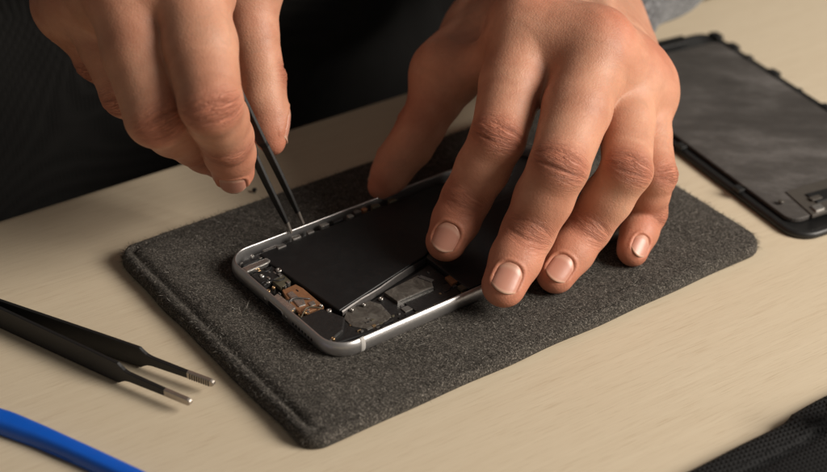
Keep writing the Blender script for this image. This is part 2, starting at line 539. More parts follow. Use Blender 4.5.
def build_phone():
    root = empty('opened_phone', tuple(loc(69, 33.5, Z0)))
    W_, L_, R_ = .067, .138, .0095
    # frame: a rounded rail round the edge
    h = (Z1 - Z0) * 1000
    prof = [(1.7, 0.1), (1.4, 0.0)] + [(1.4 - 1.4 * math.cos(math.radians(q)), h / 2 + h / 2 * math.sin(math.radians(q))) for q in (-72, -56, -40, -26, -13, 0, 13, 26, 38, 50, 61, 71, 80)] + [(1.4, h - .04), (1.5, h - .3), (1.5, h - 2.6), (1.6, h * .3)]
    loops = [rrect(W_, L_, R_, i / 1000, 12, 30) for i, z in prof]
    n = len(loops[0])
    rings = [[loc(loops[j][k][0] * 1000, loops[j][k][1] * 1000, Z0 + prof[j][1] / 1000) for j in range(len(prof))] for k in range(n)]
    V, Fc = sweep(rings, closed=True)
    fr = fix_normals(mesh_obj('frame', V, Fc, M['alu'], root))

    def band(a0, a1, b_side):
        sel = []
        for k in range(n):
            x, y = loops[0][k][0] * 1000, loops[0][k][1] * 1000
            if a0 <= x <= a1 and (y < 20) == (b_side == 0): sel.append((x, k))
        pr = prof[2:16]
        R2 = []
        for a in np.linspace(a0, a1, 4):
            r_ = []
            for i, z in pr:
                b = i if b_side == 0 else 67 - i
                s = 1 if b_side == 0 else -1
                zz = (z - h / 2) * 1.012 + h / 2
                r_.append(loc(a, b - s * .045, Z0 + zz / 1000))
            R2.append(r_)
        V, Fc = sweep(R2)
        fix_normals(mesh_obj('antenna_band', V, Fc, M['band'], fr))
    for bs in (0, 1):
        band(10.6, 12.4, bs); band(125.6, 127.4, bs)

    # charging port and speaker holes on the short side (facing -a)
    def cap_shape(b0, b1, zc, hw, name, mat, dep=.05, inset=0):
        pts = []
        for i in range(17):
            t = math.pi / 2 + math.pi * i / 16
            pts.append((b0 + hw * math.cos(t), hw * math.sin(t)))
        for i in range(17):
            t = -math.pi / 2 + math.pi * i / 16
            pts.append((b1 + hw * math.cos(t), hw * math.sin(t)))
        R2 = [[loc(a, b, Z0 + (zc + z) / 1000) for b, z in pts] for a in (-dep, .2)]
        V, Fc = sweep(R2)
        return fix_normals(mesh_obj(name, V, Fc, mat, fr))
    cap_shape(30.2, 36.8, 2.85, 1.35, 'charging_port_rim', M['silver'], .06)
    cap_shape(30.3, 36.7, 2.85, .95, 'charging_port', M['black'], .09)
    for i in range(7):
        b = 12.5 + i * 1.75
        cap_shape(b, b + .01, 2.85, .5, 'speaker_hole', M['black'], .04)
    for b in (27.2, 39.8):
        cap_shape(b, b + .01, 2.85, .65, 'pentalobe_screw', M['silver'], .05)
    # back plate
    v, f = prism([loc(x * 1000, y * 1000, 0) for x, y in rrect(W_, L_, R_, .0016, 10, 4)], Z0 + .0004, Z0 + .0014)
    mesh_obj('back_plate', v, f, M['board'], root, smooth=False)

    def plate(name, pts, z0, z1, mat, bw=.0002, parent=root, local=False):
        q = [loc(a, b, 0) for a, b in pts] if local else pxpoly(pts, z1)
        v, f = prism(q, z0, z1)
        return bevel(mesh_obj(name, v, f, mat, parent, smooth=False), bw)
    # dark inner floor of components
    plate('logic_board', [(3, 3), (57, 3), (57, 24), (14, 15), (3, 17)], Z0 + .0016, .0097, M['board'], .0003, local=True)
    plate('upper_cover', [(57.4, 3), (134, 3), (134, 40), (88, 40), (57.4, 26.5)], Z0 + .0016, .0115, M['black'], .0004, local=True)
    # battery, lifted a little on the long free side
    bat = [(12.0, 61.5), (11.8, 54), (15.2, 18.3), (57.5, 27.4), (88, 41), (100, 61.5)]
    q = [loc(a, b, 0) for a, b in bat]
    v, f = prism(q, .0080, .0113)
    bt = bevel(mesh_obj('battery', v, f, M['battery'], root, smooth=False), .0005, 3)
    # bare folded edge of the wrap, running up the side of the battery
    A, B = loc(15.6, 18.0, 0), loc(58, 27.1, 0)
    dv = nrm(B - A); nv = np.array([dv[1], -dv[0], 0])
    R2 = []
    for i in range(24):
        t = i / 23; c = A + (B - A) * t + nv * (.0003 + .00005 * math.sin(t * 19) + .00004 * math.sin(t * 47))
        hgt = .0108 + .0002 * math.sin(t * 11)
        R2.append([c + np.array([0, 0, .0085]), c + nv * (.0006 - .0004 * t) + np.array([0, 0, .0085]), c + nv * (.0004 - .0003 * t) + np.array([0, 0, hgt]), c + np.array([0, 0, hgt + .0004])])
    V, Fc = sweep(R2); fix_normals(mesh_obj('wrap_edge', V, Fc, M['foil'], bt, smooth=False))
    # shield plates
    s1 = plate('shield_plate', [(343.6, 318.3), (347, 310), (369.8, 300.5), (381, 304), (392, 316), (387, 321), (367, 328.5), (352, 326)], .0095, .0100, M['shield'])
    plate('shield_plate', [(384, 292), (418, 275), (432, 281.5), (433, 286), (397, 301)], .0095, .0109, M['shield'])
    lip = [P(397, 301.4, .0109), P(433, 286.4, .0109)]
    dv = nrm(lip[1] - lip[0]); nv = np.array([dv[1], -dv[0], 0])
    v, f = prism([lip[0], lip[1], lip[1] + nv * .00035, lip[0] + nv * .00035], .0095, .0110)
    bevel(mesh_obj('shield_lip', v, f, M['silver'], root, smooth=False), .0001)
    plate('dark_shield', [(404, 303), (437, 289), (452, 296), (418, 312)], .0095, .0102, M['board'])
    plate('label_strip', [(418, 277), (421, 275), (434, 279.5), (431, 281.8)], .0109, .0112, M['foil'], .00005)
    plate('flex_trace', [(434, 262), (436.5, 261), (470, 286), (467, 287.5)], .0100, .0113, M['gold'], .0001)
    plate('flex_socket', [(445, 277), (453, 273.5), (460, 280), (452, 284)], .0100, .0111, M['copper'], .0001)
    plate('flex_socket', [(457, 286), (463, 283.4), (468, 287.5), (462, 290)], .0100, .0111, M['olive'], .0001)
    # bottom edge: speaker box, copper flex, brackets
    plate('speaker_box', [(296, 319), (322, 308), (345, 317), (343, 330), (330, 341), (322, 341)], .0085, .0112, M['board'], .0005)
    plate('inner_rail', [(332, 341.5), (372, 329.5), (374, 331), (335, 343.5)], .009, .0108, M['black'], .0003)
    cf = plate('copper_flex', [(282, 290), (295.5, 284), (303, 288), (324, 306), (302, 314), (290, 303)], .0095, .0108, M['copper'])
    plate('silver_clip', [(273.4, 296), (277.5, 293), (296, 307), (291, 311)], .0095, .0114, M['silver'], .0003)
    plate('solder_pad', [(287, 293), (292, 290.5), (299, 297), (304, 299), (306, 304), (299, 306.5), (294, 301)], .0107, .0113, M['silver'], .0003, cf)
    plate('solder_pad', [(308, 302), (314, 300), (316, 304), (311, 306)], .0107, .0112, M['silver'], .0003, cf)
    plate('solder_pad', [(288.5, 299), (291, 297.6), (293, 300), (290.6, 301.4)], .0107, .0112, M['foil'], .0002, cf)
    plate('olive_flex', [(270, 279), (283, 273), (291, 281), (281, 288)], .0090, .0104, M['olive'])
    plate('dark_module', [(251, 275), (272, 265.5), (284, 274), (264, 285)], .0085, .0106, M['board'], .0003)
    plate('bright_bracket', [(241.5, 267.5), (266, 257.5), (271, 260), (268, 262.3), (247, 271.5)], .0095, .0116, M['silver'], .0004)
    plate('corner_block', [(240, 262), (262, 252), (267, 256), (243, 266)], .0085, .0106, M['black'], .0004)
    plate('corner_bracket', [(262, 250), (276, 244.5), (283, 247), (268, 256)], .0095, .0110, M['alu_in'], .0003)

    def screw(px, py, z, r, mat):
        c = P(px, py, z); n_ = 14; V = []; 
        lev = [(1, -.0009), (1, -.0001), (.85, .0001), (.45, .0001), (.38, -.00015)]
        rg = [[c + np.array([math.cos(6.2832 * i / n_) * r * k, math.sin(6.2832 * i / n_) * r * k, dz]) for i in range(n_)] for k, dz in lev]
        V, Fc = sweep(rg); fix_normals(mesh_obj('screw', V, Fc, mat, root))
    for x, y, z, r, m in ((279, 269.5, .0112, .0011, 'silver'), (268, 281, .0110, .0009, 'silver'), (262, 275.5, .0110, .0008, 'silver'), (268, 290.5, .0110, .0008, 'brass'), (273.5, 287, .011, .0006, 'brass'),
                          (297, 317.5, .0116, .0007, 'silver'), (329, 310, .0114, .0009, 'silver'), (381, 298, .0108, .0008, 'silver'), (305, 312, .0112, .0006, 'brass'),
                          (333, 338, .0112, .0007, 'brass'), (352, 309, .0110, .0006, 'silver'), (364, 304, .0110, .0006, 'silver'), (321, 305, .0114, .0006, 'silver'), (292, 310, .0112, .0006, 'brass')):
        screw(x, y, z, r, M[m])
    # small brackets and contacts along the far rail
    for x, y, w, m in ((281, 246, 5, 'alu_in'), (296, 237, 5, 'silver'), (310, 231.5, 4, 'alu_in'), (324, 224.5, 5, 'silver'), (337, 220, 6, 'board'), (350, 216, 3.5, 'silver'), (357, 211.5, 4, 'alu_in'), (364, 209, 3, 'copper'), (375, 205.5, 5, 'olive'), (392, 200, 5, 'olive')):
        d_ = P(x, y, .0116) - HO
        a, b = d_ @ ha * 1000, d_ @ hb * 1000
        b = min(b, 64.0)
        plate('rail_contact', [(a - w * .35, b - .9), (a + w * .35, b - .9), (a + w * .3, b + .8), (a - w * .3, b + .8)], .0085, .0118, M[m], .0002, local=True)
    # small parts crowded at the bottom end
    for k in range(80):
        a = rng.uniform(2.6, 11.2); b = rng.uniform(20, 62); w, l = rng.uniform(.3, 1.6), rng.uniform(.3, 1.3)
        z = rng.uniform(.0098, .0112)
        plate('chip', [(a, b), (a + l, b + rng.uniform(-.2, .2)), (a + l, b + w), (a, b + w)], .0088, z, M[random.choice(['board', 'black', 'olive', 'foil', 'silver', 'alu_in', 'silver', 'gold', 'brass'])], .0001, local=True)
    for bb in (24, 31, 45, 52):
        rg = []
        for i in range(16):
            t = i / 15; a = 2.8 + 8.4 * t; bq = bb + 1.4 * math.sin(t * 5 + bb)
            rg.append([loc(a + x, bq + y, .0109 + .0006 * math.sin(t * 3.1) + z_) for x, y, z_ in ((0, .28, 0), (.05, .2, .0003), (-.05, -.2, .0003), (0, -.28, 0))])
        V, Fc = sweep(rg); fix_normals(mesh_obj('cable', V, Fc, M[random.choice(['black', 'foil', 'olive'])], root))
    for k in range(9):
        a = rng.uniform(15.5, 54); b = 4 + rng.uniform(0, 2) + (a - 15) * .1; s_ = rng.uniform(1.2, 3.5)
        plate('board_module', [(a, b), (a + s_ * 1.3, b), (a + s_ * 1.3, b + s_), (a, b + s_)], .0094, .0098 + rng.uniform(0, .0004), M[random.choice(['board', 'black', 'alu_in', 'board'])], .0001, local=True)
    # tiny chips over the board
    for k in range(60):
        a = rng.uniform(14, 56); b = rng.uniform(2.8, 5.0) if k < 20 else rng.uniform(4, 11 + max(0, a - 18) * .28)
        w, l = rng.uniform(.35, .9), rng.uniform(.35, 1.5)
        plate('chip', [(a, b), (a + l, b), (a + l, b + w), (a, b + w)], .0096, .0098 + rng.uniform(.0001, .0005), M[random.choice(['board', 'olive', 'foil', 'black', 'gold', 'alu_in'])], .00006, local=True)
    tag(root, 'opened smartphone without its display, inner parts and black battery bare, on the felt', 'phone')


build_phone()

# ------------------------------------------------------------------ tweezers
def flat_bar(points, heights, thick, wdir, name, mat, parent, rnd=.3):
    """bar through points; heights = extent along wdir, thick = extent across"""
    pts = [np.asarray(p, float) for p in points]; rings = []
    for i, p in enumerate(pts):
        tg = nrm(pts[min(i + 1, len(pts) - 1)] - pts[max(i - 1, 0)])
        w = np.asarray(wdir, float); w = nrm(w - tg * (w @ tg)); s = np.cross(tg, w)
        hh = heights[i] / 2; th = (thick[i] if hasattr(thick, '__len__') else thick) / 2; c = min(th, hh) * rnd
        r = [(hh, th - c), (hh - c, th), (-hh + c, th), (-hh, th - c), (-hh, -th + c), (-hh + c, -th), (hh - c, -th), (hh, -th + c)]
        rings.append([p + w * a + s * b for a, b in r])
    V, Fc = sweep(rings)
    return fix_normals(mesh_obj(name, V, Fc, mat, parent, smooth=False))


def interp_path(keys, n):
    """keys: list of (t, point, h, th)"""
    t = np.linspace(keys[0][0], keys[-1][0], n)
    T = np.array([k[0] for k in keys])
    pt = np.stack([np.interp(t, T, [k[1][i] for k in keys]) for i in range(3)], 1)
    return list(pt), list(np.interp(t, T, [k[2] for k in keys])), list(np.interp(t, T, [k[3] for k in keys]))


def lying_tweezers():
    zc = .0043
    nearA, nearS, nearT = P(0, 317, zc), P(121, 373, zc), P(191, 402.5, zc)
    farA, farS, farT = P(0, 309.5, zc), P(143, 357.5, zc), P(214, 383.5, zc)
    mid0 = (nearA + farA) / 2; back = nrm(mid0 - (nearS + farS) / 2)
    J = mid0 + back * .026; E_ = mid0 + back * .052
    root = empty('tweezers', (mid0[0], mid0[1], 0))
    sep = nrm(np.cross(back, [0, 0, 1])); 
    if sep @ (nearA - farA) < 0: sep = -sep
    for A, S, T, sg, serr in ((nearA, nearS, nearT, 1, False), (farA, farS, farT, -1, True)):
        d = nrm(T - S); Lt = np.linalg.norm(T - S)
        keys = [(0, E_ + sep * sg * .0007, .0060, .0012), (.02, E_ - back * .003 + sep * sg * .0007, .0075, .0012), (.2, J + sep * sg * .0008, .0086, .0012), (.4, A, .0086, .0012), (.66, A + (S - A) * .75, .0082, .0012), (.80, S - d * .0006, .0078, .0013),
                (.815, S + d * .0012, .0046, .0014), (.835, S + d * .0035, .0034, .0015), (1.0, S + d * Lt * .64, .0026, .0015)]
        pts, hh, th = interp_path(keys, 90)
        flat_bar(pts, hh, th, (0, 0, 1), 'arm', M['esd'], root)
        t0, t1 = S + d * Lt * .64, T
        n = 30
        pts = [t0 + (t1 - t0) * i / (n - 1) for i in range(n)]
        hh = [.00268 - .0002 * i / n for i in range(n)]; hh[-1] = .0011; hh[-2] = .0018; hh[-3] = .0022
        tip = flat_bar(pts, hh, .0016, (0, 0, 1), 'metal_tip', M['tip'], root)
        if serr:
            s_ = nrm(np.cross(d, [0, 0, 1]))
            if s_ @ (nearT - farT) < 0: s_ = -s_
            parts = []
            for i in range(9):
                c = t0 + (t1 - t0) * (.12 + .8 * i / 9) + s_ * .00082
                q = [c - d * .00016, c + d * .00016, c + d * .00016 + s_ * .00012, c - d * .00016 + s_ * .00012]
                parts.append(prism(q, zc - .0011, zc + .0011))
            V, Fc = merge(parts)
            mesh_obj('serration', V, Fc, M['esd'], tip, smooth=False)
    # riveted back end
    tag(root, 'black flat-tip tweezers with bare steel tips lying on the wood', 'tweezers', 'black tweezers')


lying_tweezers()

TIP_L, TIP_R = P(291.5, 233, .0122), P(303.5, 224, .0125)
GRIP = D(258.5, 149, .5470)


def held_tweezers():
    tm = (TIP_L + TIP_R) / 2
    ax = nrm(GRIP - tm)
    lat = (TIP_R - TIP_L); lat = nrm(lat - ax * (lat @ ax)); wd = np.cross(ax, lat)
    root = empty('tweezers', tuple(tm))
    Lg = np.linalg.norm(GRIP - tm)
    half = np.linalg.norm(TIP_R - TIP_L) / 2
    for sg, T in ((-1, TIP_L), (1, TIP_R)):
        def at(s, off): return tm + ax * s + lat * (sg * off)
        keys = [(0, at(.0045, half * .97), .0017, .0011), (.012, at(.012, half * 1.0), .0026, .0013), (.022, at(.022, half * 1.0), .0030, .0014), (.032, at(.032, half * .95), .0034, .0014),
                (Lg, at(Lg, half * .8), .0042, .0014), (.085, at(.085, .0019), .0075, .0012), (.105, at(.105, .0008), .0080, .0012), (.118, at(.118, .0007), .0065, .0012)]
        pts, hh, th = interp_path(keys, 60)
        flat_bar(pts, hh, th, wd, 'arm', M['esd'], root)
        pts = [T + (at(.0048, half * .97) - T) * i / 7 for i in range(8)]
        flat_bar(pts, [.0007 + .0011 * i / 7 for i in range(8)], .00105, wd, 'metal_tip', M['tip'], root)
    tag(root, 'black tweezers pinched between finger and thumb, tips at the phone edge', 'tweezers', 'black tweezers')
    return tm, ax, lat, wd


TW = held_tweezers()

# ------------------------------------------------------------------ blue pry tool
def pry_tool():
    K = [P(x, y, .002) for x, y in ((-130, 392), (-70, 401), (-25, 410), (5, 420), (40, 435), (80, 452.5), (122, 472), (180, 500), (250, 534))]
    K = np.array(K); seg_ = np.concatenate([[0], np.cumsum(np.linalg.norm(np.diff(K, axis=0), axis=1))])
    for _ in range(2):
        K2 = K.copy(); K2[1:-1] = (K[:-2] + 2 * K[1:-1] + K[2:]) / 4; K = K2
    c0, c1 = K[0], K[-1]
    d = nrm(c1 - c0); s = np.array([d[1], -d[0], 0])
    root = empty('pry_tool', (c0[0], c0[1], 0))
    L = .150; rings = []
    n = 50
    for i in range(n):
        t = i / (n - 1)
        w = .0036 + .0009 * math.exp(-((t - .30) / .13) ** 2) - .0008 * max(0, t - .8) / .2
        h = .0046 if t < .7 else .0046 - .0036 * ((t - .7) / .3) ** .8
        if i == 0 or i == n - 1: w *= .8; h *= .7
        c = np.array([np.interp(t * seg_[-1], seg_, K[:, q]) for q in range(3)]); c[2] = 0
        pr = [(-1, .25), (-.96, .06), (-.85, 0), (.85, 0), (.96, .06), (1, .25), (.98, .5), (.8, .84), (.62, .97), (.45, 1), (-.1, .98), (-.6, .86), (-.9, .62), (-.98, .42)]
        rings.append([c + s * a * w + np.array([0, 0, .0001 + h * b]) for a, b in pr])
    V, Fc = sweep(rings)
    o = fix_normals(mesh_obj('handle', V, Fc, M['blue'], root))
    # moulded ridge on its near side
    R2 = []
    for i in range(12):
        t = .42 + .12 * i / 11; c = np.array([np.interp(t * seg_[-1], seg_, K[:, q]) for q in range(3)]); c[2] = 0; c = c + s * .0037
        e = math.sin(math.pi * i / 11) * .5 + .2
        R2.append([c + s * a * .0005 * e + np.array([0, 0, .0014 + b * .0006 * e]) for a, b in ((1, 0), (0, 1), (-1, 0), (0, -1))])
    V, Fc = sweep(R2); fix_normals(mesh_obj('grip_ridge', V, Fc, M['blue'], o))
    tag(root, 'bright blue plastic pry tool lying on the wood near the loose tweezers', 'pry tool')


pry_tool()

# ------------------------------------------------------------------ black fabric bag corner
def tool_bag():
    A, B = P(676, 474, .004), P(827, 398.5, .004)
    d = nrm(B - A); d[2] = 0; d = nrm(d); s = np.array([d[1], -d[0], 0])
    root = empty('tool_bag', tuple((A + B) / 2 * np.array([1, 1, 0])))
    nu, nv = 120, 46
    V = []
    for i in range(nu):
        u = -.06 + .20 * i / (nu - 1)
        for j in range(nv):
            t = (j / (nv - 1)) ** 1.4 * .10
            wob = .0003 * math.sin(u * 70) + .0002 * math.sin(u * 160 + 1)
            # the overlapping fold at the seam
            fold = .0016 / (1 + math.exp(-(u - .047) / .0012))
            p = A + d * u + s * (t + wob * math.exp(-t * 60) - fold * math.exp(-t * 80) + .0008)
            z = .0046 - .0042 * math.exp(-t / .0011)
            z -= .0012 * math.exp(-((t - .0105) / .0010) ** 2)
            if t > .0105: z += .0012 * math.sin(u * 55 + t * 60) * min(1, (t - .0105) * 60) + .0022 * math.sin(u * 31 - t * 90) * min(1, (t - .0105) * 30) + .004 * min(1, (t - .0105) * 30)
            z += .0009 * math.exp(-((u - .047 - t * .5) / .0016) ** 2)
            V.append((p[0], p[1], max(z, .0003)))
    Fc = [(i * nv + j, (i + 1) * nv + j, (i + 1) * nv + j + 1, i * nv + j + 1) for i in range(nu - 1) for j in range(nv - 1)]
    o = fix_normals(mesh_obj('bag_fabric', V, Fc, M['bag'], root))
    m = o.modifiers.new('thick', 'SOLIDIFY'); m.thickness = .0008; m.offset = 1 if o.data.polygons[50].normal.z < 0 else -1
    # hem band with stitches
    rings = []
    for i in range(90):
        u = -.06 + .20 * i / 89
        wob = .0003 * math.sin(u * 70) + .0002 * math.sin(u * 160 + 1)
        fold = .0016 / (1 + math.exp(-(u - .047) / .0012))
        c = A + d * u + s * (wob - fold + .0008); c = np.array([c[0], c[1], 0])
        bz = .0009 * math.exp(-((u - .047) / .0016) ** 2)
        pr = [(.0000, .0006), (.0000, .0030), (.0006, .0046), (.002, .0055), (.0045, .0057), (.0080, .0055), (.0098, .0050), (.0098, .0042), (.004, .0040), (.0015, .0006)]
        rings.append([c + s * a + np.array([0, 0, b + bz]) for a, b in pr])
    Vb, Fb = sweep(rings); hb_ = fix_normals(mesh_obj('hem_band', Vb, Fb, M['bag_band'], root))
    parts = []
    for i in range(62):
        u = -.055 + i * .0031
        wob = .0003 * math.sin(u * 70) + .0002 * math.sin(u * 160 + 1)
        fold = .0016 / (1 + math.exp(-(u - .047) / .0012))
        c = A + d * u + s * (wob - fold + .0088)
        bz = .0009 * math.exp(-((u - .047) / .0016) ** 2)
        q = [c - d * .0010 - s * .00016, c + d * .0010 - s * .00016, c + d * .0010 + s * .00016, c - d * .0010 + s * .00016]
        parts.append(prism(q, .0050 + bz, .00565 + bz))
    V, Fc = merge(parts); mesh_obj('stitching', V, Fc, M['bag'], hb_, smooth=False)
    # webbing loop crossing the corner
    R2 = []
    for i in range(30):
        t = i / 29
        c = A + d * (.052 + .05 * t) + s * (.011 + .028 * t)
        z = .0078 + .0035 * math.sin(t * 3.1) + .004 * t
        w = np.array([d[0] * .35 + s[0] * -.9, d[1] * .35 + s[1] * -.9, 0]); w = nrm(w)
        R2.append([c + w * a + np.array([0, 0, z + b]) for a, b in ((-.0035, 0), (.0035, 0), (.0035, .0009), (-.0035, .0009))])
    V, Fc = sweep(R2); fix_normals(mesh_obj('webbing_strap', V, Fc, M['bag_band'], root, smooth=False))
    tag(root, 'black woven tool bag with a stitched hem at the corner of the table', 'bag')


tool_bag()

# ------------------------------------------------------------------ removed display lying face down
def display():
    N0 = np.array([.1405, .4850, 0]); dl = nrm([-.5, .866, 0]); dw = nrm([.866, .5, 0])
    root = empty('removed_display', tuple(N0 + dl * .07 + dw * .04))
    W_, L_ = .0785, .1535

    def q(l, w, z): return N0 + dl * (l / 1000) + dw * (w / 1000) + np.array([0, 0, z])

    def loop(ins, z, r=.010):
        return [q(x * 1000, y * 1000, z) for x, y in rrect(W_, L_, r, ins, 10, 20)]
    V, Fc = sweep([loop(.0006, .0002), loop(0, .0006), loop(0, .0016), loop(.0003, .0024), loop(.0010, .0028), loop(.0028, .0028), loop(.0032, .0022)])
    fix_normals(mesh_obj('rim', V, Fc, M['drim'], root))

    def plate(name, pts, z0, z1, mat, parent=root, bw=.0004):
        v, f = prism([q(a, b, 0) for a, b in pts], z0, z1)
        return bevel(mesh_obj(name, v, f, mat, parent, smooth=False), bw)
    bp = [(x * 1000 + 9, y * 1000 + 4) for x, y in rrect(W_ - .0095, L_ - .022, .005, 0, 6, 2)]
    plate('back_plate', bp, .0023, .0042, M['dback'])
    # bottom connector area near the viewer
    plate('step_plate', [(8.0, 13), (26.0, 15), (26.0, 70), (8.0, 70)], .0030, .0047, M['dplate'])
    plate('dark_slot', [(13.5, 20), (20.5, 20), (18.5, 60), (13.5, 60)], .0045, .0053, M['drim'])
    plate('flex_cable', [(9.0, 15.5), (12.6, 16), (12.6, 20.5), (9.0, 20)], .0035, .0055, M['silver'])
    plate('flex_cable', [(15, 19), (17.5, 19), (17.5, 24), (15, 24)], .0050, .0056, M['dplate'])
    # far end
    plate('ear_bracket', [(134, 8), (142, 8), (142, 34), (134, 38)], .0040, .0060, M['dplate'])
    plate('far_strip', [(143.5, 20), (150, 22), (150, 60), (143.5, 58)], .0036, .0058, M['drim'])
    for l in (24, 43, 62, 70, 88, 103, 121, 131, 143):
        plate('edge_clip', [(l, 75.0), (l + 4 + l % 4, 75.0), (l + 3 + l % 4, 78.4 + .2 * (l % 3)), (l + 1, 78.3 + .2 * (l % 4))], .0020, .0031 + .0003 * (l % 4), M['drim'], bw=.0003)
    for l in (34, 70, 108):
        plate('edge_clip', [(l, -.6), (l + 4, -.6), (l + 4, 2.4), (l, 2.4)], .0034, .0048, M['drim'], bw=.0003)
    for a, b in ((20, 8), (60, 74), (120, 74), (112, 8)):
        rg = [[q(a + math.cos(6.2832 * i / 12) * k, b + math.sin(6.2832 * i / 12) * k, z) for i in range(12)] for k, z in ((1.1, .0050), (1.1, .0056), (.8, .0058))]
        V, Fc = sweep(rg); fix_normals(mesh_obj('screw', V, Fc, M['dplate'], root))
    tag(root, 'removed phone display panel lying grey back up beyond the hand', 'display')


display()

c = P(254.5, 191, .0008)
rg = [[c + np.array([math.cos(6.2832 * i / 12) * r, math.sin(6.2832 * i / 12) * r, z]) for i in range(12)] for r, z in ((.0004, -.0008), (.0004, .0002), (.0009, .0003), (.0009, .0009), (.0005, .0011), (.0003, .0008))]
V, Fc = sweep(rg)
tag(fix_normals(mesh_obj('screw', V, Fc, M['esd'])), 'tiny dark loose screw on the wood behind the felt pouch', 'screw')
# ==HANDS==

# ------------------------------------------------------------------ hands: signed distance field -> mesh (millimetres)
def smin(a, b, k):
    h = np.clip(.5 + .5 * (b - a) / k, 0, 1)
    return b + (a - b) * h - k * h * (1 - h)


class Prim:
    """tapered capsule from a to b, optionally flattened along direction n by factor sq"""
    def __init__(s, a, b, ra, rb, n=None, sq=1.0):
        s.a, s.b, s.ra, s.rb, s.sq = np.asarray(a, float), np.asarray(b, float), ra, rb, sq
        s.ab = s.b - s.a; s.l2 = s.ab @ s.ab + 1e-9
        if n is not None:
            n = np.asarray(n, float); n = n - s.ab * (n @ s.ab) / s.l2; s.n = n / (np.linalg.norm(n) + 1e-9)
        else: s.n = None
        s.c = (s.a + s.b) / 2; s.R = math.sqrt(s.l2) / 2 + max(ra, rb)

    def __call__(s, p):
        q = p - s.a
        t = np.clip(q @ s.ab / s.l2, 0, 1)
        r = q - t[:, None] * s.ab
        if s.n is None or s.sq == 1.0:
            d = np.sqrt((r * r).sum(1))
            return d - (s.ra + (s.rb - s.ra) * t)
        dn = r @ s.n
        rr = (r * r).sum(1) - dn * dn
        d = np.sqrt(np.maximum(rr, 0) + (dn / s.sq) ** 2)
        return (d - (s.ra + (s.rb - s.ra) * t)) * (.5 + .5 * s.sq)


def blend(prims, p, k):
    out = np.full(len(p), 60.0)
    for q in prims:
        dd = ((p - q.c) ** 2).sum(1)
        m = dd < (q.R + 28) ** 2
        if m.any():
            out[m] = smin(out[m], q(p[m]), k)
    return out


